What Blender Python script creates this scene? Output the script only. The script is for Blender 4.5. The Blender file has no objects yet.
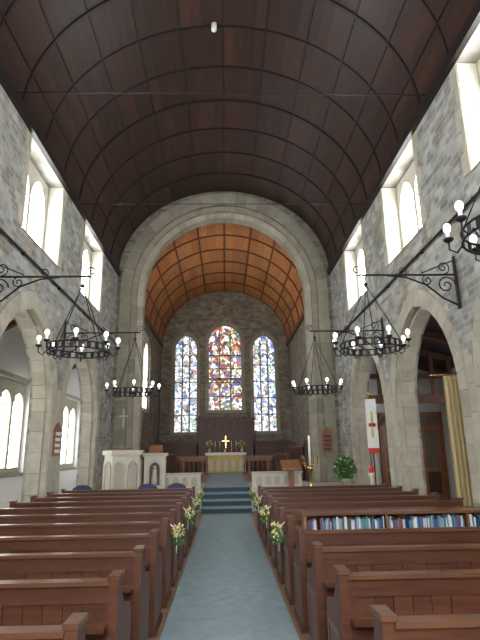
import bpy, bmesh, math, random
from mathutils import Vector, Matrix
random.seed(7)
S=bpy.context.scene
S.view_settings.view_transform='Standard'
pi=math.pi
# ------------------------------------------------------------------ materials
def newmat(name):
    m=bpy.data.materials.new(name); m.use_nodes=True
    nt=m.node_tree; b=nt.nodes['Principled BSDF']; return m,nt,b
def N(nt,t,**k):
    n=nt.nodes.new(t)
    for a,v in k.items(): setattr(n,a,v)
    return n
def flat(name,col,rough=.6,metal=0,var=.15,scale=12,bump=0):
    m,nt,b=newmat(name)
    tc=N(nt,'ShaderNodeTexCoord'); no=N(nt,'ShaderNodeTexNoise'); no.inputs['Scale'].default_value=scale
    nt.links.new(tc.outputs['Object'],no.inputs['Vector'])
    mx=N(nt,'ShaderNodeMix',data_type='RGBA'); 
    mx.inputs[6].default_value=(*[c*(1-var) for c in col],1); mx.inputs[7].default_value=(*[min(1,c*(1+var)) for c in col],1)
    nt.links.new(no.outputs['Fac'],mx.inputs[0]); nt.links.new(mx.outputs[2],b.inputs['Base Color'])
    b.inputs['Roughness'].default_value=rough; b.inputs['Metallic'].default_value=metal
    if bump:
        bp=N(nt,'ShaderNodeBump'); bp.inputs['Strength'].default_value=bump; bp.inputs['Distance'].default_value=.01
        nt.links.new(no.outputs['Fac'],bp.inputs['Height']); nt.links.new(bp.outputs['Normal'],b.inputs['Normal'])
    return m
def island(name,cols,rough=.7,metal=0,gscale=(1,1,1),grain=.25,emis=0):
    """colour varies per mesh island (boards, blocks, books) plus grain"""
    m,nt,b=newmat(name)
    g=N(nt,'ShaderNodeNewGeometry'); r=N(nt,'ShaderNodeValToRGB')
    els=r.color_ramp.elements
    while len(els)<len(cols): els.new(.5)
    for i,c in enumerate(cols):
        els[i].position=i/max(1,len(cols)-1) if len(cols)<6 else i/len(cols); els[i].color=(*c,1)
    if len(cols)>=6: r.color_ramp.interpolation='CONSTANT'
    nt.links.new(g.outputs['Random Per Island'],r.inputs[0])
    tc=N(nt,'ShaderNodeTexCoord'); mp=N(nt,'ShaderNodeMapping'); mp.inputs['Scale'].default_value=gscale
    no=N(nt,'ShaderNodeTexNoise'); no.inputs['Scale'].default_value=5; no.inputs['Detail'].default_value=5
    nt.links.new(tc.outputs['Object'],mp.inputs[0]); nt.links.new(mp.outputs[0],no.inputs['Vector'])
    mr=N(nt,'ShaderNodeMapRange'); mr.inputs[1].default_value=.25; mr.inputs[2].default_value=.75
    mr.inputs[3].default_value=1-grain; mr.inputs[4].default_value=1+grain
    nt.links.new(no.outputs['Fac'],mr.inputs[0])
    mx=N(nt,'ShaderNodeVectorMath',operation='SCALE'); nt.links.new(r.outputs[0],mx.inputs[0]); nt.links.new(mr.outputs[0],mx.inputs['Scale'])
    nt.links.new(mx.outputs[0],b.inputs['Base Color'])
    b.inputs['Roughness'].default_value=rough; b.inputs['Metallic'].default_value=metal
    return m
def stone(name,c1,c2,mort,tint,bw=.30,bh=.105,ms=.008):
    m,nt,b=newmat(name)
    tc=N(nt,'ShaderNodeTexCoord'); sp=N(nt,'ShaderNodeSeparateXYZ'); nt.links.new(tc.outputs['Object'],sp.inputs[0])
    ad=N(nt,'ShaderNodeMath',operation='ADD'); nt.links.new(sp.outputs[0],ad.inputs[0]); nt.links.new(sp.outputs[1],ad.inputs[1])
    cb=N(nt,'ShaderNodeCombineXYZ'); nt.links.new(ad.outputs[0],cb.inputs[0]); nt.links.new(sp.outputs[2],cb.inputs[1])
    br=N(nt,'ShaderNodeTexBrick'); nt.links.new(cb.outputs[0],br.inputs['Vector'])
    br.inputs['Color1'].default_value=(*c1,1); br.inputs['Color2'].default_value=(*c2,1); br.inputs['Mortar'].default_value=(*mort,1)
    br.inputs['Scale'].default_value=1; br.inputs['Mortar Size'].default_value=ms; br.inputs['Brick Width'].default_value=bw; br.inputs['Row Height'].default_value=bh
    br.offset=.43; br.squash=.6; br.squash_frequency=3
    no=N(nt,'ShaderNodeTexNoise'); no.inputs['Scale'].default_value=3.5; no.inputs['Detail'].default_value=6
    nt.links.new(tc.outputs['Object'],no.inputs['Vector'])
    n2=N(nt,'ShaderNodeTexNoise'); n2.inputs['Scale'].default_value=1.6; n2.inputs['Detail'].default_value=4
    nt.links.new(tc.outputs['Object'],n2.inputs['Vector'])
    f2=N(nt,'ShaderNodeMapRange'); f2.inputs[1].default_value=.45; f2.inputs[2].default_value=.65; nt.links.new(n2.outputs['Fac'],f2.inputs[0])
    mt=N(nt,'ShaderNodeMix',data_type='RGBA',blend_type='MULTIPLY'); nt.links.new(f2.outputs[0],mt.inputs[0])
    nt.links.new(br.outputs['Color'],mt.inputs[6]); mt.inputs[7].default_value=(*tint,1)
    mr=N(nt,'ShaderNodeMapRange'); mr.inputs[1].default_value=.3; mr.inputs[2].default_value=.7; mr.inputs[3].default_value=.76; mr.inputs[4].default_value=1.22
    nt.links.new(no.outputs['Fac'],mr.inputs[0])
    sc=N(nt,'ShaderNodeVectorMath',operation='SCALE'); nt.links.new(mt.outputs[2],sc.inputs[0]); nt.links.new(mr.outputs[0],sc.inputs['Scale'])
    nt.links.new(sc.outputs[0],b.inputs['Base Color']); b.inputs['Roughness'].default_value=.9
    bp=N(nt,'ShaderNodeBump'); bp.inputs['Strength'].default_value=.5; bp.inputs['Distance'].default_value=.015; bp.invert=True
    nt.links.new(br.outputs['Fac'],bp.inputs['Height']); nt.links.new(bp.outputs['Normal'],b.inputs['Normal'])
    return m
def emis(name,col,st):
    m,nt,b=newmat(name); b.inputs['Base Color'].default_value=(*col,1)
    b.inputs['Emission Color'].default_value=(*col,1); b.inputs['Emission Strength'].default_value=st
    return m
def stained(name,cols,scale,st):
    m,nt,b=newmat(name)
    tc=N(nt,'ShaderNodeTexCoord'); sp=N(nt,'ShaderNodeSeparateXYZ'); nt.links.new(tc.outputs['Object'],sp.inputs[0])
    cb=N(nt,'ShaderNodeCombineXYZ'); nt.links.new(sp.outputs[0],cb.inputs[0]); nt.links.new(sp.outputs[2],cb.inputs[1])
    v=N(nt,'ShaderNodeTexVoronoi'); v.inputs['Scale'].default_value=scale; nt.links.new(cb.outputs[0],v.inputs['Vector'])
    e=N(nt,'ShaderNodeTexVoronoi',feature='DISTANCE_TO_EDGE'); e.inputs['Scale'].default_value=scale; nt.links.new(cb.outputs[0],e.inputs['Vector'])
    s2=N(nt,'ShaderNodeSeparateColor'); nt.links.new(v.outputs['Color'],s2.inputs[0])
    r=N(nt,'ShaderNodeValToRGB'); r.color_ramp.interpolation='CONSTANT'; els=r.color_ramp.elements
    while len(els)<len(cols): els.new(.5)
    for i,c in enumerate(cols): els[i].position=i/len(cols); els[i].color=(*c,1)
    nt.links.new(s2.outputs[0],r.inputs[0])
    gt=N(nt,'ShaderNodeMath',operation='GREATER_THAN'); gt.inputs[1].default_value=.045; nt.links.new(e.outputs['Distance'],gt.inputs[0])
    ml=N(nt,'ShaderNodeMath',operation='MULTIPLY'); ml.inputs[1].default_value=st; nt.links.new(gt.outputs[0],ml.inputs[0])
    nt.links.new(r.outputs[0],b.inputs['Emission Color']); nt.links.new(ml.outputs[0],b.inputs['Emission Strength'])
    b.inputs['Base Color'].default_value=(.05,.05,.06,1); b.inputs['Roughness'].default_value=.3
    return m
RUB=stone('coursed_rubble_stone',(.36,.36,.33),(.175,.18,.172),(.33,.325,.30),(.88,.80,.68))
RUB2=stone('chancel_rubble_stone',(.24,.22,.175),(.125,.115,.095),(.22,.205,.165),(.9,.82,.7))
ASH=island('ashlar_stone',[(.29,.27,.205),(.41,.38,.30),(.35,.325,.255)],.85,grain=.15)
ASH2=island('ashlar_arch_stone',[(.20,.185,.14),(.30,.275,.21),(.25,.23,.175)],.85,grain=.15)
PLAIN=flat('pale_dressed_stone',(.50,.47,.39),.85,var=.1,scale=6)
PLAST=flat('white_plaster',(.80,.80,.78),.8,var=.04)
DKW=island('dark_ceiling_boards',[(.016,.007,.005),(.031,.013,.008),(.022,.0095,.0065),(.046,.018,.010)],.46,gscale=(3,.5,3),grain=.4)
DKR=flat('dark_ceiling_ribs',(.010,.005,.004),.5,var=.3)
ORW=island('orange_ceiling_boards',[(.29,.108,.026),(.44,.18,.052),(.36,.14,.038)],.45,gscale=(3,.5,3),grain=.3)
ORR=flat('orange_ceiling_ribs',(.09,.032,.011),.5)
PEW=island('pew_wood',[(.060,.021,.011),(.092,.033,.017),(.075,.026,.013)],.38,gscale=(.6,3,6),grain=.4)
PEWT=island('pew_rail_wood',[(.105,.044,.024),(.14,.06,.032)],.28,gscale=(.5,4,4),grain=.3)
WOOD=island('oak_wood',[(.17,.07,.028),(.24,.105,.045)],.45,gscale=(3,3,.6),grain=.3)
DOORW=island('door_wood',[(.22,.08,.032),(.30,.115,.045)],.4,gscale=(3,3,.6),grain=.3)
REDW=island('reredos_wood',[(.06,.02,.012),(.09,.03,.016)],.45,gscale=(3,3,.6),grain=.3)
CARP=flat('blue_grey_carpet',(.22,.285,.305),.9,var=.25,scale=7)
CARD=flat('carpet_step_nosing',(.04,.07,.09),.9)
FLR=flat('wood_block_floor',(.20,.12,.07),.5,var=.3,scale=9)
IRON=flat('wrought_iron',(.014,.014,.018),.5,.5)
BRASS=flat('brass',(.72,.5,.18),.25,1,.05)
LAMP=emis('lamp_glass',(1,.98,.93),1.3)
CAND=flat('candle_sleeve',(.85,.84,.78),.5,var=.03)
SKYG=emis('daylit_glass',(.95,.975,1),22)
SKYA=emis('daylit_aisle_glass',(.95,.97,1),8)
FILLW=emis('daylit_west_glass',(.97,.98,1),17)  # glow for the added west window, fills the nave from behind
ST1=stained('stained_glass_centre',[(.95,.92,.9),(.42,.05,.04),(.9,.88,.85),(.75,.48,.12),(.18,.20,.45),(.95,.8,.65),(.95,.93,.9),(.25,.05,.10),(.15,.30,.2),(.5,.18,.1),(.12,.1,.25),(.8,.7,.5)],6.5,1.4)
ST2=stained('stained_glass_side',[(.92,.96,1),(.9,.95,1),(.25,.38,.7),(.85,.92,1),(.7,.8,.95),(.6,.35,.2),(.95,.97,1),(.12,.16,.32),(.85,.92,.95),(.4,.5,.4),(.9,.95,1)],7,1.5)
CREAM=flat('cream_painted_stone',(.60,.56,.46),.7,var=.06)
WHITE=flat('white_cloth',(.8,.8,.78),.8,var=.04)
GOLDC=flat('cream_gold_frontal',(.60,.46,.18),.7,var=.35,scale=20)
GREEN=island('leaf_green',[(.03,.10,.02),(.08,.2,.04)],.5)
YEL=island('yellow_petals',[(.62,.55,.14),(.75,.72,.45)],.6)
BLUE=flat('blue_upholstery',(.04,.055,.12),.8)
CURT=flat('cream_curtain',(.66,.55,.30),.85,var=.1)
TERR=flat('glazed_pot',(.42,.38,.30),.5)
RED=flat('red_fabric',(.5,.04,.03),.7)
BOOKS=island('book_covers',[(.03,.07,.18),(.6,.62,.62),(.07,.2,.3),(.2,.04,.04),(.62,.6,.5),(.04,.05,.12),(.1,.2,.2),(.5,.52,.58),(.04,.14,.3),(.25,.3,.35)],.6,grain=.05)
GLD=flat('dark_glass',(.16,.13,.10),.15,var=.2)
# ------------------------------------------------------------------ mesh builder
class M:
    def __init__(s): s.v=[]; s.f=[]; s.mi=[]; s.mats=[]; s.sm=[]
    def m(s,mat):
        if mat not in s.mats: s.mats.append(mat)
        return s.mats.index(mat)
    def add(s,vs,fs,mat,smooth=False):
        o=len(s.v); k=s.m(mat); s.v+= [tuple(p) for p in vs]
        for f in fs: s.f.append([i+o for i in f]); s.mi.append(k); s.sm.append(smooth)
    def box(s,x0,x1,y0,y1,z0,z1,mat):
        vs=[(x,y,z) for x in(x0,x1) for y in(y0,y1) for z in(z0,z1)]
        s.add(vs,[(0,1,3,2),(4,6,7,5),(0,4,5,1),(2,3,7,6),(0,2,6,4),(1,5,7,3)],mat)
    def prism(s,pts,fn,c0,c1,mat,smooth=False):
        n=len(pts); vs=[fn(a,b,c0) for a,b in pts]+[fn(a,b,c1) for a,b in pts]
        fs=[tuple(range(n)),tuple(range(2*n-1,n-1,-1))]+[(i,i+n,(i+1)%n+n,(i+1)%n) for i in range(n)]
        s.add(vs,fs,mat,smooth)
    def tube(s,pts,r,mat,n=6,closed=False):
        pts=[Vector(p) for p in pts]; L=len(pts); vs=[]
        for i,p in enumerate(pts):
            if closed: t=pts[(i+1)%L]-pts[i-1]
            else: t=pts[min(i+1,L-1)]-pts[max(i-1,0)]
            t.normalize(); up=Vector((0,0,1)) if abs(t.z)<.9 else Vector((1,0,0))
            a=t.cross(up).normalized(); b=t.cross(a)
            rr=r[i] if isinstance(r,(list,tuple)) else r
            vs+=[p+a*rr*math.cos(2*pi*k/n)+b*rr*math.sin(2*pi*k/n) for k in range(n)]
        fs=[]
        for i in range(L if closed else L-1):
            j=(i+1)%L
            fs+=[(i*n+k,i*n+(k+1)%n,j*n+(k+1)%n,j*n+k) for k in range(n)]
        if not closed: fs+=[tuple(range(n))[::-1],tuple(range((L-1)*n,L*n))]
        s.add(vs,fs,mat,True)
    def lathe(s,c,prof,mat,n=16,smooth=True):
        vs=[];L=len(prof)
        for r,z in prof: vs+=[(c[0]+r*math.cos(2*pi*k/n),c[1]+r*math.sin(2*pi*k/n),c[2]+z) for k in range(n)]
        fs=[(i*n+k,i*n+(k+1)%n,(i+1)*n+(k+1)%n,(i+1)*n+k) for i in range(L-1) for k in range(n)]
        fs+=[tuple(range(n))[::-1],tuple(range((L-1)*n,L*n))]
        s.add(vs,fs,mat,smooth)
    def ball(s,c,r,mat,n=8,sz=1):
        s.lathe(c,[(max(.001,r*math.sin(pi*i/n)),-r*sz*math.cos(pi*i/n)) for i in range(n+1)],mat,n)
    def leaves(s,c,r,n,mat,size=.05,sq=1):
        for i in range(n):
            d=Vector((random.gauss(0,1),random.gauss(0,1),random.gauss(0,1))).normalized()
            p=Vector(c)+Vector((d.x,d.y,d.z*sq))*r*random.random()**.4
            a=Vector((random.gauss(0,1),random.gauss(0,1),random.gauss(0,1))).normalized(); b=a.cross(d).normalized()
            a=b.cross(d)*.3+d*.7
            s.add([p,p+a*size*.5+b*size*.3,p+a*size,p+a*size*.5-b*size*.3],[(0,1,2,3)],mat)
    def obj(s,name,loc=(0,0,0),parent=None,fix=True):
        me=bpy.data.meshes.new(name); me.from_pydata(s.v,[],s.f)
        for m_ in s.mats: me.materials.append(m_)
        for p,k,sm in zip(me.polygons,s.mi,s.sm): p.material_index=k; p.use_smooth=sm
        if fix:
            bm=bmesh.new(); bm.from_mesh(me); bmesh.ops.recalc_face_normals(bm,faces=bm.faces); bm.to_mesh(me); bm.free()
        o=bpy.data.objects.new(name,me); S.collection.objects.link(o); o.location=loc
        if parent: o.parent=parent
        return o
FX=lambda a,b,c:(c,a,b)      # (y,z) outline, thickness along x
FY=lambda a,b,c:(a,c,b)      # (x,z) outline, thickness along y
FZ=lambda a,b,c:(a,b,c)
def plate(name,outer,holes,fn,c0,c1,mat):
    cu=bpy.data.curves.new('tmp','CURVE'); cu.dimensions='2D'; cu.fill_mode='BOTH'; cu.extrude=.5
    for poly in [outer]+holes:
        sp=cu.splines.new('POLY'); sp.points.add(len(poly)-1)
        for i,p in enumerate(poly): sp.points[i].co=(p[0],p[1],0,1)
        sp.use_cyclic_u=True
    t=bpy.data.objects.new('tmp',cu); S.collection.objects.link(t); bpy.context.view_layer.update()
    me=bpy.data.meshes.new_from_object(t.evaluated_get(bpy.context.evaluated_depsgraph_get()))
    bpy.data.objects.remove(t); bpy.data.curves.remove(cu)
    for v in me.vertices:
        a,b,c=v.co; v.co=fn(a,b,c0+(c+.5)*(c1-c0))
    bm=bmesh.new(); bm.from_mesh(me); bmesh.ops.remove_doubles(bm,verts=bm.verts,dist=1e-5); bmesh.ops.recalc_face_normals(bm,faces=bm.faces); bm.to_mesh(me); bm.free()
    me.materials.clear(); me.materials.append(mat)
    for p in me.polygons: p.use_smooth=False; p.material_index=0
    me.name=name
    o=bpy.data.objects.new(name,me); S.collection.objects.link(o); return o
def arch(cx,a,z0,zs,rise,kind='point',nj=6,na=9):
    """outline from right foot, over, to left foot"""
    R=[]
    for i in range(nj): R.append((a,z0+(zs-z0)*i/nj))
    arc=[]
    for i in range(na+1):
        if kind=='round':
            t=pi/2*i/na; arc.append((a*math.cos(t),zs+rise*math.sin(t)))
        else:
            Rr=(a*a+rise*rise)/(2*a); T=math.acos(max(-1,min(1,(Rr-a)/Rr))); t=T*i/na
            arc.append((a-Rr+Rr*math.cos(t),zs+Rr*math.sin(t)))
    R+=arc; L=[(-x,z) for x,z in R[:-1]][::-1]
    return [(cx+x,z) for x,z in R]+[(cx+x,z) for x,z in L]
def ringblocks(m,inn,out,fn,c0,c1,mat,g=.03):
    for i in range(len(inn)-1):
        A,B,C,D=[Vector(p) for p in(inn[i],out[i],out[i+1],inn[i+1])]
        e=.004
        u=(D-A); v=(C-B)
        if u.length<1e-4 and v.length<1e-4: continue
        if u.length>1e-4: ud=u.normalized()*e; A=A+ud; D=D-ud
        if v.length>1e-4: vd=v.normalized()*e; B=B+vd; C=C-vd
        m.prism([tuple(A),tuple(B),tuple(C),tuple(D)],fn,c0,c1,mat)
W=3.65; D=16.3; YB=-3.0; TH=.44
BAY=[1.65,5.42,9.17,12.93]; A=1.48
CLE=[1.80,5.5,9.35,13.1]; CT=7.45
# ------------------------------------------------------------------ floor
m=M(); m.box(-5.6,7.6,YB-.3,26.3,-.2,0,FLR); m.obj('floor')
m=M(); m.box(-.61,.61,YB,13.78,0.001,.014,CARP); m.obj('aisle_carpet')
# steps and chancel platform
m=M()
ns=4
for i in range(ns):
    y=13.8+i*.30; z=.155*(i+1)
    m.box(-.66,.66,y,y+.30,0.001,z,CARP); m.box(-.66,.66,y-.012,y-.001,z-.11,z+.002,CARD)
m.obj('chancel_steps')
EW=25.6; CW=3.3
m=M(); m.box(-W+.04,-.67,14.5,16.26,.001,.62,PLAIN); m.box(.67,W-.04,14.5,16.26,.001,.62,PLAIN)
m.box(-.66,.66,15.01,16.26,.001,.62,PLAIN); m.box(-2.6,2.6,16.26,17.0,.001,.62,PLAIN); m.box(-CW+.01,CW-.01,17.01,EW-.01,.001,.62,FLR); m.obj('chancel_platform')
m=M(); m.box(-.66,.66,15.01,23.0,.621,.632,CARP); m.box(-1.3,1.3,23.0,25.4,.621,.632,CARP); m.obj('chancel_carpet')
# ------------------------------------------------------------------ nave walls
def navewall(side):
    nm='right' if side>0 else 'left'
    outer=[(YB,-.1),(D,-.1),(D,8.0),(YB,8.0)]
    holes=[arch(c,A,.001,2.45,1.8) for c in BAY]
    holes+=[[(c-.98,5.55),(c+.98,5.55),(c+.98,CT),(c-.98,CT)] for c in CLE]
    c0,c1=(W,W+TH) if side>0 else (-W-TH,-W)
    wall=plate('wall_'+nm,outer,holes,FX,c0,c1,RUB)
    m=M()
    for c in BAY:
        inn=arch(c,A,.001,2.45,1.8); out=arch(c,A+.28,.001,2.45,1.8+.34)
        ringblocks(m,inn,out,FX,side*(W-.03),side*(W-.001),ASH)
        inn2=arch(c,A-.07,.001,2.45,1.73); out2=arch(c,A-.001,.001,2.45,1.8)
        ringblocks(m,inn2,out2,FX,side*(W+.10),side*(W+.36),ASH)
        ringblocks(m,arch(c,A-.02,.001,2.45,1.78),out2,FX,side*(W-.0),side*(W+.10),ASH)
    for i in range(3):
        y=(BAY[i]+BAY[i+1])/2
        for k in range(7): m.box(*sorted((side*(W-.028),side*(W-.001))),y-.12,y+.12,.001+k*.42,.415+k*.42,ASH)
    m.obj('arcade_arches',parent=wall)
    for i,c in enumerate(CLE):
        o=[(c-.97,5.56),(c+.97,5.56),(c+.97,CT-.01),(c-.97,CT-.01)]
        hs=[arch(c+dy,.39,5.70,6.70,.58,nj=1,na=6) for dy in(-.45,.45)]
        w=plate('window_clerestory_%s_%d'%(nm,i+1),o,hs,FX,side*(W+.32),side*(W+.40),PLAIN)
        g=M(); x=side*(W+.38)
        g.box(*sorted((x,x+side*.02)),c-.9,c+.9,5.62,7.36,SKYG)
        for dy in(-.45,.45):
            for z in(5.95,6.2,6.45,6.7): g.box(*sorted((x-side*.02,x-side*.001)),c+dy-.39,c+dy+.39,z-.006,z+.006,IRON)
        g.obj('leaded_glass',parent=w)
        s=M(); s.prism([(side*(W-.02),5.55),(side*(W+.31),5.74),(side*(W+.31),5.552),(side*(W-.02),5.53)],FY,c-.97,c+.97,ASH)
        for e in(-1,1):
            for k in range(5):
                z0=5.56+k*.375; wd=.12 if k%2 else .22
                s.box(*sorted((side*(W-.02),side*(W-.001))),*sorted((c+e*.98,c+e*(.98+wd))),z0,z0+.37,ASH)
                s.box(*sorted((side*(W+.0),side*(W+.31))),*sorted((c+e*.979,c+e*.965)),z0,z0+.37,PLAIN)
        s.obj('sill_and_quoins',parent=w)
    return wall
WR_=navewall(1); WL_=navewall(-1)
# aisles
def rect(y0,y1,z0,z1): return [(y0,z0),(y1,z0),(y1,z1),(y0,z1)]
LA=-5.2
lw=[4.2,8.3,12.3,17.0]  # first two are out of view, added for extra light
plate('wall_aisle_left',rect(YB,20,-.1,5.2),[rect(c-1.2,c+1.2,1.15,3.4) for c in lw],FX,LA-.35,LA,PLAST)
for i,c in enumerate(lw):
    hs=[arch(c+d,.33,1.28,2.75,.38,nj=1,na=6) for d in(-.78,0,.78)]
    w=plate('window_aisle_%d'%(i+1),rect(c-1.19,c+1.19,1.16,3.39),hs,FX,LA-.26,LA-.10,ASH)
    g=M(); g.box(LA-.25,LA-.22,c-1.1,c+1.1,1.25,3.2,SKYA)
    for d in(-.78,0,.78):
        for z in(1.6,1.9,2.2,2.5,2.8): g.box(LA-.22,LA-.20,c+d-.32,c+d+.32,z-.012,z+.012,IRON)
        g.box(LA-.22,LA-.20,c+d-.01,c+d+.01,1.3,3.05,IRON)
    g.box(LA-.09,LA+.04,c-1.24,c+1.24,1.08,1.15,ASH); g.box(LA+.001,LA+.05,c-1.28,c+1.28,3.41,3.50,ASH)
    g.obj('leaded_glass',parent=w)
m=M(); m.box(LA-.35,-W-TH,20,20.3,-.1,5.2,PLAST); m.obj('wall_aisle_left_end')
m=M(); m.box(-W-TH+.001,-3.61,17.01,20.3,-.1,5.2,PLAST); m.obj('wall_vestry_left')
m=M(); m.prism([(LA-.4,4.5),(-W-TH,5.1),(-W-TH,5.25),(LA-.4,4.65)],FY,YB,20.3,PLAST)
for k in range(12):
    y=-1.5+k*1.85
    m.prism([(LA+.001,4.38),(-W-TH-.001,4.95),(-W-TH-.001,5.08),(LA+.001,4.52)],FY,y,y+.12,WOOD)
m.obj('ceiling_aisle_left')
RA=7.3
rw=[(2.2,4.6,1.4,3.2),(8.6,10.8,1.5,3.1),(12.6,14.6,1.5,3.1)]  # glowing windows on this side are added to brighten the dim aisle
plate('wall_aisle_right',rect(YB,17.2,-.1,5.2),[rect(*q) for q in rw],FX,RA,RA+.3,PLAST)
for i,(a,b,c,d) in enumerate(rw):
    n=3; wd=(b-a)/n
    hs=[arch(a+wd*(k+.5),wd*.42,c+.08,c+.55*(d-c)+.2,.38,nj=1,na=6) for k in range(n)]
    w=plate('window_aisle_%d'%(i+5),rect(a+.01,b-.01,c+.01,d-.01),hs,FX,RA+.1,RA+.2,PLAIN)
    g=M(); g.box(RA+.19,RA+.21,a+.03,b-.03,c+.03,d-.03,SKYA); g.obj('leaded_glass',parent=w)
m=M(); m.box(W+TH+.001,RA+.3,17.0,17.3,-.1,5.2,PLAST); m.obj('wall_aisle_right_end')
m=M()
m.prism([(RA+.3,4.0),(W+TH,4.9),(W+TH,5.05),(RA+.3,4.15)],FY,YB,17.3,DKR)
for k in range(11):
    y=-1+k*1.7
    m.prism([(RA,3.85),(W+TH+.01,4.72),(W+TH+.01,4.9),(RA,4.03)],FY,y,y+.14,REDW)
cr=m.obj('ceiling_aisle_right')
m=M()
for y in (14.2,):
    m.box(W+TH+.01,RA-.01,y,y+.2,2.85,3.08,REDW); 
    m.box(W+TH+.01,RA-.01,y+.05,y+.15,3.55,3.70,REDW)
    for k in range(6): 
        x=W+TH+.3+k*.52; m.box(x,x+.09,y+.05,y+.15,3.08,4.72-(x-W-TH)*.27,REDW)
    m.prism([(4.12,2.1),(4.25,2.1),(5.0,2.85),(4.8,2.85)],FY,y+.03,y+.17,REDW)
m.obj('timber_truss',parent=cr)
def door(name,x0,x1,y,h):
    m=M(); m.box(x0-.1,x0,y-.1,y,.001,h+.1,DOORW); m.box(x1,x1+.1,y-.1,y,.001,h+.1,DOORW); m.box(x0-.1,x1+.1,y-.1,y,h,h+.12,DOORW)
    n=3; w=(x1-x0)/n
    for k in range(n):
        a=x0+k*w+.01; b=a+w-.02
        m.box(a,a+.1,y-.07,y-.02,.02,h-.35,DOORW); m.box(b-.1,b,y-.07,y-.02,.02,h-.35,DOORW)
        for z in(.02,.85,h-.45): m.box(a+.1,b-.1,y-.07,y-.02,z,z+.13,DOORW)
        m.box(a+.1,b-.1,y-.055,y-.035,.14,.86,REDW); m.box(a+.1,b-.1,y-.055,y-.035,.97,h-.45,GLD)
        m.box((a+b)/2-.015,(a+b)/2+.015,y-.065,y-.03,.97,h-.45,DOORW)
    m.box(x0,x1,y-.06,y-.02,h-.31,h,GLD); m.box(x0,x1,y-.07,y-.02,h-.35,h-.3,DOORW)
    for k in range(1,9): m.box(x0+k*(x1-x0)/9-.012,x0+k*(x1-x0)/9+.012,y-.068,y-.03,h-.3,h,DOORW)
    return m.obj(name)
door('door_1',5.2,7.15,16.99,2.65)
# west wall; its big unseen window is added as fill light
plate('wall_west',[(-W-.5,-.1),(W+.5,-.1),(W+.5,11.2),(-W-.5,11.2)],[arch(0,2.3,2.2,6.0,2.4,nj=1)],FY,YB-.5,YB-.001,RUB)
w=plate('window_west',arch(0,2.29,2.21,6.0,2.38,nj=1),[arch(x,.5,2.4,5.8,.8,nj=1,na=6) for x in(-1.6,-.53,.53,1.6)]+[arch(0,.8,6.75,7.1,.8,nj=1)],FY,YB-.35,YB-.2,PLAIN)
g=M(); g.box(-2.25,2.25,YB-.33,YB-.30,2.25,8.0,FILLW); g.obj('leaded_glass',parent=w)  # glowing fill pane behind the camera
m=M(); m.box(LA-.35,-W-.501,YB-.3,YB,-.1,5.2,PLAST); m.obj('wall_aisle_left_west')
m=M(); m.box(W+.501,RA+.3,YB-.3,YB,-.1,5.2,PLAST); m.obj('wall_aisle_right_west')
# ------------------------------------------------------------------ vaults
def vault(name,a,z0,rise,y0,y1,nl,ys,boards,rib,rw=.026,rd=.03,nb=4,cornice=True,big_=1.4):
    m=M(); P=lambda t,o=0:((a-o)*math.cos(t),z0+(rise-o)*math.sin(t))
    nt_=nl*nb
    ny=round((y1-y0)/ys); st=(y1-y0)/ny
    for j in range(ny):
        for i in range(nt_):
            t0,t1=pi*i/nt_,pi*(i+1)/nt_
            (xa,za),(xb,zb)=P(t0),P(t1)
            m.add([(xa,y0+j*st,za),(xb,y0+j*st,zb),(xb,y0+(j+1)*st,zb),(xa,y0+(j+1)*st,za)],[(0,1,2,3)],boards)
    for i in range(nt_):
        t0,t1=pi*i/nt_,pi*(i+1)/nt_
        m.prism([P(t0,-.03),P(t1,-.03),P(t1,-.12),P(t0,-.12)],FY,y0,y1,rib)
    for j in range(ny+1):
        y=y0+j*st; big=big_ if j%3==0 else 1
        ya,yb=max(y0,y-rw*big/1),min(y1,y+rw*big/1)
        n=nl*3
        for i in range(n):
            t0,t1=pi*i/n,pi*(i+1)/n
            m.prism([P(t0,rd*big),P(t1,rd*big),P(t1,-.02),P(t0,-.02)],FY,ya,yb,rib)
    for i in range(1,nl):
        t=pi*i/nl; dt=rw/a
        m.prism([P(t-dt,rd*.8),P(t+dt,rd*.8),P(t+dt,-.02),P(t-dt,-.02)],FY,y0,y1,rib)
    if cornice:
        for e in(-1,1): m.box(*sorted((e*(a-.09),e*(a-.001))),y0,y1,z0-.12,z0+.08,rib)
    o=m.obj(name,fix=False)
    return o
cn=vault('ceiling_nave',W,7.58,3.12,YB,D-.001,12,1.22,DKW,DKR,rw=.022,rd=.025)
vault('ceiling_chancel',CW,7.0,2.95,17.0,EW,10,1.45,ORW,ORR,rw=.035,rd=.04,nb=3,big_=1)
for i,y in enumerate((7.4,11.4)):
    m=M(); m.tube([(-W+.1,y,7.6),(W-.1,y,7.6)],.009,IRON); m.obj('tie_rod',parent=cn)
# ------------------------------------------------------------------ chancel arch wall
out=[(-W-.3,-.1),(W+.3,-.1),(W+.3,11.2),(-W-.3,11.2)]
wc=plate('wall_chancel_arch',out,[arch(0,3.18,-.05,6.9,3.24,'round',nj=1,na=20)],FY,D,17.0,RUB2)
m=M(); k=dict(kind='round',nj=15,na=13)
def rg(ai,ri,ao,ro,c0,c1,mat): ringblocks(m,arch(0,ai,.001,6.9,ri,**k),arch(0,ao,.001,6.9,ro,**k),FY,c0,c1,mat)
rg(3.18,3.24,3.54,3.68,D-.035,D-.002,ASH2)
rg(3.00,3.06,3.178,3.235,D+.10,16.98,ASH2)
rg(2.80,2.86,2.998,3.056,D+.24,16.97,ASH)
m.obj('chancel_arch',parent=wc)
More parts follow.
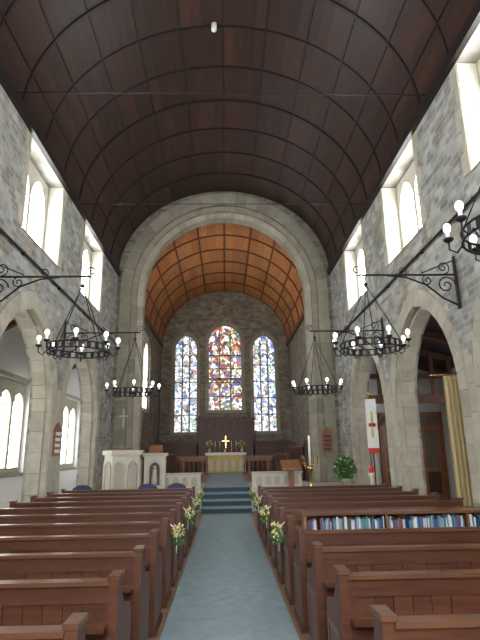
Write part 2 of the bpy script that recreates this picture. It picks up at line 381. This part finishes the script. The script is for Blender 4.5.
# chancel walls
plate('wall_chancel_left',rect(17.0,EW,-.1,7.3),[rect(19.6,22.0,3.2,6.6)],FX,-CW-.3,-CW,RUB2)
w=plate('window_chancel',rect(19.61,21.99,3.21,6.59),[arch(20.8+d,.48,3.4,5.5,.7,nj=1,na=6) for d in(-.57,.57)],FX,-CW-.2,-CW-.1,PLAIN)
g=M(); g.box(-CW-.24,-CW-.19,19.65,21.95,3.25,6.55,SKYA); g.obj('leaded_glass',parent=w)
m=M(); m.box(CW,CW+.3,17.0,EW,-.1,7.3,RUB2); m.obj('wall_chancel_right')
SX=2.02
WC=(0,.84,3.62,7.15,.88); WS=(.56,2.55,6.75,.75)
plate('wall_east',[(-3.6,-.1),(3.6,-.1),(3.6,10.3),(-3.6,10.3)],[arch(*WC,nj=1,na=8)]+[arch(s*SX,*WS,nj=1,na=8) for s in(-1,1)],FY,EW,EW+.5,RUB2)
def ewin(i,cx,a,z0,zs,rise,glass):
    e=bpy.data.objects.new('window_%d'%i,None); S.collection.objects.link(e)
    m=M(); ringblocks(m,arch(cx,a,z0,zs,rise,nj=8,na=7),arch(cx,a+.17,z0,zs,rise+.2,nj=8,na=7),FY,EW-.03,EW-.001,ASH2)
    m.box(cx-a-.2,cx+a+.2,EW-.05,EW-.001,z0-.16,z0,ASH2); m.obj('stone_surround',parent=e)
    g=M(); g.box(cx-a-.05,cx+a+.05,EW+.2,EW+.23,z0-.05,zs+rise+.05,glass); g.obj('stained_glass',parent=e)
    t=M(); n=3; sub=2*a/n; y0,y1=EW+.1,EW+.2
    for k in(1,2):
        x=cx-a+k*sub; t.box(x-.035,x+.035,y0,y1,z0,zs+rise*.62,ASH2)
    nb=5
    for k in range(1,nb): z=z0+(zs-z0)*k/nb; t.box(cx-a,cx+a,y0+.04,y1,z-.018,z+.018,IRON)
    for k in range(n):
        c=cx-a+(k+.5)*sub; P=arch(c,sub/2-.03,zs-.5,zs-.45,sub*.6,nj=1,na=4)
        t.tube([(p[0],y0+.06,p[1]) for p in P],.028,ASH2,5)
    P=arch(cx,a*.5,zs-.1,zs,a*.55,nj=1,na=5); t.tube([(p[0],y0+.06,p[1]) for p in P],.03,ASH2,5)
    if glass is ST1:   # heavier tracery grid in the centre light
        for q in (z0+(zs-z0)*.45,):
            t.box(cx-a,cx+a,y0,y1,q-.05,q+.05,ASH2)
            for k in range(n):
                c=cx-a+(k+.5)*sub; P=arch(c,sub/2-.03,q-.45,q-.4,sub*.6,nj=1,na=4); t.tube([(p[0],y0+.06,p[1]) for p in P],.028,ASH2,5)
    t.obj('tracery',parent=e)
ewin(1,-SX,*WS,ST2); ewin(2,*WC,ST1); ewin(3,SX,*WS,ST2)
# ------------------------------------------------------------------ reredos and panelling
m=M(); y1=EW-.06
def panelrun(m,x0,x1,z0,z1,n,y):
    m.box(x0,x1,y-.04,y,z0,z1,REDW); w=(x1-x0)/n
    for k in range(n+1): m.box(x0+k*w-.035,x0+k*w+.035,y-.08,y-.04,z0,z1,REDW)
    for z in(z0,(z0+z1)/2,z1-.1): m.box(x0,x1,y-.075,y-.04,z,z+.09,REDW)
    for k in range(n):   # blind tracery arches in the upper panels
        P=arch(x0+(k+.5)*w,w/2-.05,z1-.45,z1-.32,w*.35,nj=1,na=4); m.tube([(p[0],y-.06,p[1]) for p in P],.016,WOOD,5)
panelrun(m,-3.22,-1.4,.63,2.0,6,y1); panelrun(m,1.4,3.22,.63,2.0,6,y1); panelrun(m,-1.4,1.4,.63,3.15,7,y1)
for a,b,z in((-3.24,-1.4,2.0),(1.4,3.24,2.0),(-1.5,1.5,3.15)):
    m.box(a,b,y1-.16,y1,z,z+.08,REDW); m.box(a,b,y1-.11,y1,z-.06,z,REDW)
for k in range(11): m.box(-1.38+k*.25,-1.26+k*.25,y1-.1,y1-.02,3.23,3.31,REDW)
m.obj('reredos')
# altar
m=M()
ax,az,ay=.92,1.52,24.3
m.box(-ax,ax,ay,ay+.65,.64,az-.04,WOOD)
n=44
vs=[]
for i in range(n+1):
    x=-ax+.0+2*ax*i/n; d=.02*math.sin(i*1.4)
    vs+=[(x,ay-.03+d,.64),(x,ay-.03+d*.5,az-.04)]
m.add(vs,[(2*i,2*i+2,2*i+3,2*i+1) for i in range(n)],GOLDC,True)
for k in range(5):
    x=-.7+k*.35; m.prism(arch(x,.10,.72,1.05,.2,nj=1,na=4),FY,ay-.065,ay-.055,CREAM)
m.box(-ax-.05,ax+.05,ay-.06,ay+.67,az-.04,az+.02,WHITE)
m.box(-ax-.03,ax+.03,ay-.075,ay-.06,az-.10,az-.0,WHITE)
m.obj('altar')
m=M(); m.lathe((0,24.75,az+.022),[(.13,0),(.13,.03),(.06,.07),(.03,.12),(.03,.2)],BRASS)
m.box(-.025,.025,24.73,24.77,az+.2,az+.8,BRASS); m.box(-.17,.17,24.73,24.77,az+.53,az+.58,BRASS); m.obj('altar_cross')
for x in(-.5,-.28,.28,.5):
    m=M(); m.lathe((x,24.75,az+.022),[(.07,0),(.07,.02),(.02,.06),(.02,.22),(.05,.25),(.015,.27)],BRASS,10)
    m.lathe((x,24.75,az+.29),[(.014,0),(.014,.25),(.003,.28)],CAND,8); m.obj('altar_candlestick')
for x in(-.78,.78):
    m=M(); m.lathe((x,24.72,az+.022),[(.06,0),(.09,.1),(.06,.2)],TERR,12)
    m.leaves((x,24.72,az+.36),.15,100,GREEN,.09); m.leaves((x,24.70,az+.42),.16,120,YEL,.09); m.obj('altar_flower_arrangement')
# communion rail
for side in(-1,1):
    m=M(); a,b=sorted((side*.75,side*3.2))
    m.box(a,b,22.5,22.62,1.36,1.42,WOOD); m.box(a,b,22.52,22.6,.633,.70,WOOD)
    n=12
    for k in range(n+1):
        x=a+.06+(b-a-.12)*k/n; m.lathe((x,22.56,.70),[(.03,0),(.018,.1),(.035,.3),(.018,.5),(.03,.66)],WOOD,8)
    m.obj('communion_rail')
def table(name,x0,x1,y,z):
    m=M(); m.box(x0,x1,y,y+.5,z-.05,z,WOOD)
    for x in(x0+.12,x1-.18):
        for yy in(y+.04,y+.4): m.box(x,x+.06,yy,yy+.06,.633,z-.05,WOOD)
        m.box(x+.01,x+.05,y+.1,y+.4,.75,.81,WOOD)
    m.box(x0+.15,x1-.15,y+.22,y+.28,.76,.82,WOOD); m.box(x0+.02,x1-.02,y+.02,y+.04,z-.13,z-.05,WOOD)
    return m.obj(name)
table('reading_table',-1.75,-.72,19.3,1.38); table('reading_table',.72,1.75,19.3,1.38)
def stall(side):
    m=M(); x0,x1=sorted((side*2.0,side*2.9))
    for xx in (side*2.05,side*2.6):
        a,b=sorted((xx,xx+side*.06)); m.box(a,b,17.5,21.2,.621,1.45 if abs(xx)<2.3 else 1.7,REDW)
        m.box(a-.04,b+.04,17.5,21.2,(1.45 if abs(xx)<2.3 else 1.7),(1.5 if abs(xx)<2.3 else 1.75),WOOD)
    a,b=sorted((side*2.5,side*2.95))
    m.box(a,b,17.5,21.2,1.02,1.07,WOOD)
    for y in(17.5,21.14):
        m.box(x0,x1,y,y+.06,.621,1.3,REDW)
        m.prism([(side*2.5,1.3),(side*2.9,1.3),(side*2.9,1.9),(side*2.7,1.95)],FY,y,y+.06,REDW)
    m.obj('choir_stall')
stall(1); stall(-1)
for side in(-1,1):
    m=M(); a,b=sorted((side*.72,side*2.1))
    m.box(a,b,14.55,14.75,.621,.98,CREAM); m.box(a-.03,b+.03,14.52,14.78,.98,1.03,PLAIN)
    for k in range(5):
        x=a+.1+k*.255; P=arch(x+.09,.08,.68,.82,.11,nj=1,na=3); m.prism(P,FY,14.535,14.549,TERR)
    m.obj('low_stone_screen')
# ------------------------------------------------------------------ pulpit
m=M(); c=(-2.62,13.3)
def octo(r,z0,z1,mat,rot=pi/8): m.prism([(c[0]+r*math.cos(rot+k*pi/4),c[1]+r*math.sin(rot+k*pi/4)) for k in range(8)],FZ,z0,z1,mat)
octo(.58,.001,.25,CREAM); octo(.47,.25,1.55,CREAM); octo(.53,1.55,1.66,CREAM); octo(.52,.5,.58,CREAM)
for k in range(8):
    t=pi/8+pi/8+k*pi/4; d=Vector((math.cos(t),math.sin(t))); s_=Vector((-d.y,d.x)); q=.47*math.cos(pi/8)
    fn=lambda a,b,cc:(c[0]+d.x*cc+s_.x*a,c[1]+d.y*cc+s_.y*a,b)
    inn=arch(0,.11,.7,1.22,.14,nj=2,na=4); ou=arch(0,.15,.66,1.22,.2,nj=2,na=4)
    ringblocks(m,inn,ou,fn,q,q+.035,PLAIN); m.prism(inn,fn,q,q+.006,TERR)
m.box(c[0]-.25,c[0]+.25,c[1]-.22,c[1]+.05,1.68,1.72,WOOD); m.box(c[0]-.05,c[0]+.05,c[1]-.12,c[1]-.02,1.66,1.69,WOOD)
m.box(-2.07,-1.55,13.2,13.5,.001,1.5,CREAM); m.box(-2.1,-1.5,13.15,13.55,1.5,1.58,PLAIN)
inn=arch(-1.8,.13,.8,1.2,.16,nj=2,na=4); ou=arch(-1.8,.18,.76,1.2,.23,nj=2,na=4); ringblocks(m,inn,ou,FY,13.16,13.199,PLAIN); m.prism(inn,FY,13.19,13.199,REDW)
m.lathe((-1.8,13.17,.82),[(.07,0),(.08,.1),(.05,.3),(.06,.36),(.02,.38)],PLAIN,8); m.ball((-1.8,13.17,1.24),.045,PLAIN)
for k in range(4): m.box(-2.1,-1.6,13.5+k*.25,13.75+k*.25,.001,1.1-k*.25,CREAM)
m.obj('pulpit')
m=M(); m.box(-1.98,-1.62,13.2,13.45,1.585,1.62,WOOD); m.prism([(13.2,1.62),(13.45,1.62),(13.45,1.78)],FX,-1.96,-1.64,WOOD); m.obj('book_rest')
# ------------------------------------------------------------------ pews
def pewmesh():
    m=M(); L=2.78
    prof=[(-.03,0),(.46,0),(.46,.5),(.45,.58),(.40,.63),(.30,.64),(.2,.67),(.12,.75),(.1,.86),(-.03,.86)]
    for x0 in(0,L-.055):
        m.prism(prof,FX,x0,x0+.055,PEW)
        m.box(x0-.008,x0+.063,-.045,.115,.86,.885,PEWT)
        m.box(x0-.006,x0+.0,.05,.40,.1,.14,PEWT); m.box(x0-.006,x0,.05,.40,.48,.52,PEWT)
        m.box(x0-.006,x0,.03,.07,.1,.52,PEWT);m.box(x0-.006,x0,.38,.42,.1,.52,PEWT)
        m.box(x0-.015,x0+.07,-.04,.465,0,.06,PEW)
    a,b=.055,L-.055
    m.box(a,b,-.02,.035,.73,.83,PEW); m.box(a,b,-.045,.05,.83,.855,PEWT); m.box(a,b,-.02,.02,.08,.2,PEW)
    n=4; w=(b-a)/n
    for k in range(n+1): m.box(max(a,a+k*w-.04),min(b,a+k*w+.04),-.018,.02,.2,.73,PEW)
    for k in range(n):
        p=a+k*w+.04; q=a+(k+1)*w-.04; nb=5; ww=(q-p)/nb
        for j in range(nb): m.box(p+j*ww+.002,p+(j+1)*ww-.002,-.006,.012,.2,.73,PEW)
    m.box(a,b,.02,.44,.42,.455,PEWT); m.box(a,b,.40,.42,.30,.42,PEW)
    m.box(a,b,-.13,-.02,.60,.62,PEW); m.box(a,b,-.13,-.115,.62,.645,PEW)
    for x in(a+w,a+2*w,a+3*w): m.box(x-.02,x+.02,.02,.42,0,.42,PEW); m.prism([(-.11,.6),(-.02,.6),(-.02,.48)],FX,x-.012,x+.012,PEW)
    return m
first=None; rows=[2.5+.865*k for k in range(11)]
for side in(-1,1):
    for k,y in enumerate(rows):
        x=.67 if side>0 else -.67-2.78
        if first is None: o=pewmesh().obj('church_pew',(x,y,0)); first=o
        else:
            o=bpy.data.objects.new('church_pew',first.data); S.collection.objects.link(o); o.location=(x,y,0)
for side in(-1,1):
    for k in(4,6,8,10):
        y=rows[k]
        m=M(); cx=side*.545
        m.leaves((cx,y+.05,.69),.05,80,GREEN,.06,1.7); m.leaves((cx,y+.02,.75),.055,60,YEL,.045,1.2); m.leaves((cx,y+.02,.72),.05,14,WHITE,.035,1.5)
        m.tube([(side*.642,y+.05,.82),(side*.60,y+.05,.78),(side*.565,y+.04,.66),(side*.57,y+.05,.52)],.006,WHITE,5)
        m.obj('pew_end_flowers')
# bookcase + books
m=M(); x0,x1,y0,y1=.80,3.42,5.60,5.80
m.box(x0,x0+.03,y0,y1,.001,.93,WOOD); m.box(x1-.03,x1,y0,y1,.001,.93,WOOD); m.box(x0-.02,x1+.02,y0-.02,y1,.93,.955,PEWT)
m.box(x0,x1,y1-.015,y1,.001,.93,WOOD)
for z in(.05,.33,.66): m.box(x0+.03,x1-.03,y0,y1-.015,z,z+.025,PEWT)
for x in(1.67,2.54): m.box(x,x+.025,y0,y1-.015,.05,.93,WOOD)
m.obj('bookcase')
m=M()
for z in(.356,.686):
    x=x0+.04
    while x<x1-.08:
        t=random.choice((.012,.015,.018,.025,.016)); h=random.uniform(.17,.225)
        if not(any(abs(x+t/2-(q+.012))<t/2+.015 for q in(1.67,2.54))):
            m.box(x,x+t-.002,y0+random.uniform(.005,.03),y1-.03,z,z+h,BOOKS)
        x+=t if random.random()>.04 else t+.04
m.obj('hymn_books')
# ------------------------------------------------------------------ ironwork
def spiral(cx,cz,r0,r1,a0,turns,y,n=26):
    P=[]
    for i in range(n):
        t=i/(n-1); a=a0+turns*2*pi*t; r=r0+(r1-r0)*t
        P.append((cx+r*math.cos(a),y,cz+r*math.sin(a)))
    return P
def chandelier(x,y,side,zr=3.12,za=4.22):
    e=bpy.data.objects.new('iron_chandelier',None); S.collection.objects.link(e)
    m=M(); xw=side*(W-.032)
    s=side
    m.box(*sorted((xw-s*.03,xw)),y-.03,y+.03,za-.55,za+.3,IRON)
    m.tube([(xw,y,za),(x-s*.1,y,za)],.016,IRON); 
    m.tube([(xw,y,za+.25),(xw-s*.55,y,za+.03)],.010,IRON)
    m.tube([(xw-s*.02,y,za-.5),(xw-s*.25,y,za-.38),(xw-s*.5,y,za-.16),(xw-s*.8,y,za-.04),(xw-s*1.1,y,za-.01)],.014,IRON)
    m.tube(spiral(xw-s*.18,za-.17,.15,.02,0,1.6,y),.011,IRON,5); m.tube(spiral(xw-s*.47,za-.09,.09,.015,pi/2,1.5,y),.010,IRON,5)
    m.tube(spiral(xw-s*.2,za+.12,.11,.015,-pi/2,1.5,y),.010,IRON,5)
    m.tube(spiral(x-s*.12,za+.08,.09,.012,-pi/2,s*1.5,y),.010,IRON,5)
    m.tube(spiral(xw-s*.85,za+.07,.07,.012,-pi/2,1.4,y),.009,IRON,5)
    m.obj('wall_bracket',parent=e)
    m=M(); R=.45
    circ=lambda r,z,n=32:[(x+r*math.cos(2*pi*k/n),y+r*math.sin(2*pi*k/n),z) for k in range(n)]
    m.tube([(x,y,za),(x,y,za-.12)],.008,IRON,5); m.ball((x,y,za-.15),.035,IRON)
    for k in range(4):
        a=pi/4+k*pi/2+.3; m.tube([(x,y,za-.15),(x+R*math.cos(a),y+R*math.sin(a),zr+.05)],.007,IRON,5)
    m.tube(circ(R,zr+.045),.011,IRON,6,True); m.tube(circ(R,zr-.045),.011,IRON,6,True)
    n=48; 
    vs=[]
    for k in range(n): 
        a=2*pi*k/n; vs+=[(x+R*math.cos(a),y+R*math.sin(a),zr-.04),(x+R*math.cos(a),y+R*math.sin(a),zr+.04)]
    m.add(vs,[(2*k,(2*k+2)%(2*n),(2*k+3)%(2*n),2*k+1) for k in range(n) if k%2==0],IRON)
    for k in range(8):
        a=2*pi*k/8+.2; ca,sa=math.cos(a),math.sin(a)
        f=lambda r,z:(x+r*ca,y+r*sa,zr+z)
        m.tube([f(R,-.03),f(R+.05,-.09),f(R+.11,-.05),f(R+.11,.02)],.009,IRON,5)
        m.tube([f(R,-.04),f(R-.04,-.1),f(R-.09,-.08),f(R-.08,-.03),f(R-.05,-.04)],.008,IRON,5)
        m.lathe(f(R+.11,.02),[(.02,0),(.045,.02),(.045,.035),(.02,.04)],IRON,10)
    m.obj('ring',parent=e)
    m=M()
    for k in range(8):
        a=2*pi*k/8+.2; q=(x+(R+.11)*math.cos(a),y+(R+.11)*math.sin(a),zr+.055)
        m.lathe(q,[(.018,0),(.018,.06)],CAND,8); m.ball((q[0],q[1],q[2]+.1),.036,LAMP,8,1.3)
    m.obj('lamps',parent=e)
for s in(-1,1):
    chandelier(s*2.17,7.3,s,3.08); chandelier(s*2.03,11.05,s,2.88)
chandelier(2.44,3.75,1,3.34,4.45)
for s in(-1,1):
    m=M(); m.tube([(s*(W-.05),YB,5.1),(s*(W-.05),D-.05,5.1)],.022,IRON,8)
    for k in range(9): 
        y=-1.5+k*2; m.box(*sorted((s*(W-.06),s*(W-.001))),y-.02,y+.02,5.07,5.135,IRON)
    m.obj('wall_conduit')
# ------------------------------------------------------------------ small furnishings
m=M(); m.box(-W+.031,-W+.06,10.85,11.25,1.55,2.1,WOOD); m.prism([(10.83,2.1),(11.27,2.1),(11.05,2.25)],FX,-W+.031,-W+.065,WOOD)
for k in range(4): m.box(-W+.061,-W+.068,10.9,11.2,1.62+k*.12,1.69+k*.12,CAND)
m.obj('hymn_board')
m=M(); m.box(3.05,3.37,D-.08,D-.036,1.5,2.15,DOORW); m.prism([(3.02,2.15),(3.40,2.15),(3.21,2.3)],FY,D-.08,D-.036,DOORW)
for k in range(4): m.box(3.10,3.32,D-.09,D-.081,1.58+k*.13,1.66+k*.13,REDW)
m.obj('hymn_board')
m=M(); m.box(-3.27,-3.22,D-.08,D-.036,2.35,2.95,PLAIN); m.box(-3.40,-3.09,D-.08,D-.036,2.7,2.75,PLAIN); m.obj('wall_cross')
m=M(); m.lathe((2.2,13.6,0.001),[(.22,0),(.22,.04),(.1,.1),(.04,.2),(.03,.5),(.06,.55),(.03,.6),(.03,1.05),(.08,1.1),(.1,1.16),(.05,1.2)],BRASS,16)
m.lathe((2.2,13.6,1.2),[(.03,0),(.03,.75),(.004,.78)],CAND,12)
for k in range(5):
    a=2*pi*k/5; m.tube([(2.2,13.6,1.1),(2.2+.12*math.cos(a),13.6+.12*math.sin(a),1.12),(2.2+.2*math.cos(a),13.6+.2*math.sin(a),1.25)],.01,BRASS,5)
    m.lathe((2.2+.2*math.cos(a),13.6+.2*math.sin(a),1.25),[(.03,0),(.04,.03),(.012,.035),(.012,.2)],BRASS,8)
m.obj('paschal_candle_stand')
m=M(); m.box(1.5,1.9,13.5,13.9,.001,.08,WOOD); m.box(1.63,1.77,13.63,13.77,.08,1.1,WOOD)
m.prism([(13.45,1.1),(13.95,1.1),(13.95,1.35),(13.45,1.15)],FX,1.45,1.95,WOOD); m.obj('lectern')
def chair(x,y,r=0):
    m=M()
    for a in(-.2,.2):
        for b in(-.2,.2): m.box(a-.02,a+.02,b-.02,b+.02,0,.44,WOOD)
    m.box(-.24,.24,-.23,.23,.42,.5,BLUE)
    P=arch(0,.24,.55,.75,.16,'round',nj=1,na=5); m.prism(P,FY,.2,.25,BLUE)
    for a in(-.2,.2): m.box(a-.02,a+.02,.2,.24,.44,.8,WOOD)
    o=m.obj('upholstered_chair',(x,y,0.001)); o.rotation_euler=(0,0,r); return o
chair(-3.25,12.2,pi); chair(-1.8,12.3,pi); chair(-1.15,12.35,pi)
m=M(); c=(3.02,13.2)
m.lathe((c[0],c[1],.001),[(.16,0),(.16,.03),(.04,.06),(.04,.6),(.17,.63),(.17,.66)],WOOD,12)
m.lathe((c[0],c[1],.661),[(.1,0),(.15,.2),(.16,.22),(.13,.22)],TERR,14)
m.leaves((c[0],c[1],1.15),.22,300,GREEN,.13,1.2); m.leaves((c[0],c[1],1.0),.24,80,GREEN,.15,.8); m.leaves((c[0],c[1],1.2),.24,70,WHITE,.07)
m.obj('potted_plant')
m=M(); bx,by=3.40,11.85
m.lathe((bx,by,.001),[(.14,0),(.14,.03),(.02,.06),(.015,2.85)],BRASS,10); m.ball((bx,by,2.88),.035,BRASS)
m.tube([(bx-.16,by-.02,2.75),(bx+.16,by-.02,2.75)],.011,BRASS)
n=10; vs=[]
for i in range(n+1):
    x=bx-.13+.26*i/n; vs+=[(x,by-.04+.012*math.sin(i*1.3),1.5),(x,by-.04,2.74)]
m.add(vs,[(2*i,2*i+2,2*i+3,2*i+1) for i in range(n)],WHITE,True)
m.box(bx-.08,bx+.08,by-.065,by-.055,2.1,2.18,RED); m.box(bx-.025,bx+.025,by-.065,by-.055,1.85,2.45,YEL); m.box(bx-.13,bx+.13,by-.065,by-.055,1.5,1.62,RED)
m.obj('processional_banner')
m=M(); m.lathe((3.45,12.3,.001),[(.14,0),(.14,.05),(.05,.1),(.045,.9),(.09,1.0),(.09,1.05)],CREAM,12)
m.lathe((3.45,12.3,1.051),[(.045,0),(.07,.06),(.05,.16),(.03,.18)],RED,12); m.obj('votive_lamp_stand')
m=M(); n=40; vs=[]
for i in range(n+1):
    x=4.36+.62*i/n; d=.05*math.sin(i*1.15); vs+=[(x,9.9+d,.25),(x,9.9+d*.7,3.0)]
m.add(vs,[(2*i,2*i+2,2*i+3,2*i+1) for i in range(n)],CURT,True)
m.tube([(4.10,9.9,3.02),(5.1,9.9,3.02)],.015,BRASS); m.tube([(5.1,9.9,3.02),(5.1,9.9,.001)],.015,BRASS)
m.obj('curtain')
m=M(); m.lathe((-.2,9.0,10.5),[(.03,0),(.06,.03),(.06,.2)],WHITE,12); m.obj('ceiling_vent',parent=cn)
# ------------------------------------------------------------------ lights
def spot(name,loc,target,p,ang=1.6,col=(1,.85,.65)):
    l=bpy.data.lights.new(name,'SPOT'); l.energy=p; l.spot_size=ang; l.spot_blend=.8; l.color=col; l.shadow_soft_size=.25
    o=bpy.data.objects.new(name,l); S.collection.objects.link(o); o.location=loc
    o.rotation_euler=(Vector(target)-Vector(loc)).to_track_quat('-Z','Y').to_euler()
spot('chancel_floodlight',(-2.6,17.5,5.2),(.6,21.5,9.6),210); spot('chancel_floodlight',(2.6,17.5,5.2),(-.6,21.5,9.6),210)  # all three spots are added fill to brighten vault and chancel
spot('chancel_floodlight',(0,17.6,8.9),(0,24,1.5),200)
wd=bpy.data.worlds.new('sky'); S.world=wd; wd.use_nodes=True
bg=wd.node_tree.nodes['Background']; bg.inputs[0].default_value=(.9,.94,1,1); bg.inputs[1].default_value=1.5
# ------------------------------------------------------------------ camera
cd=bpy.data.cameras.new('camera'); cd.sensor_fit='VERTICAL'; cd.sensor_height=36; cd.lens=500/640*36; cd.clip_start=.05
co=bpy.data.objects.new('camera',cd); S.collection.objects.link(co); co.location=(-.02,0,1.6)
R=Matrix.Rotation(math.radians(-1.85),4,'Z')@Matrix.Rotation(math.radians(90+14.68),4,'X')@Matrix.Rotation(math.radians(-.9),4,'Z')
co.rotation_euler=R.to_euler(); S.camera=co
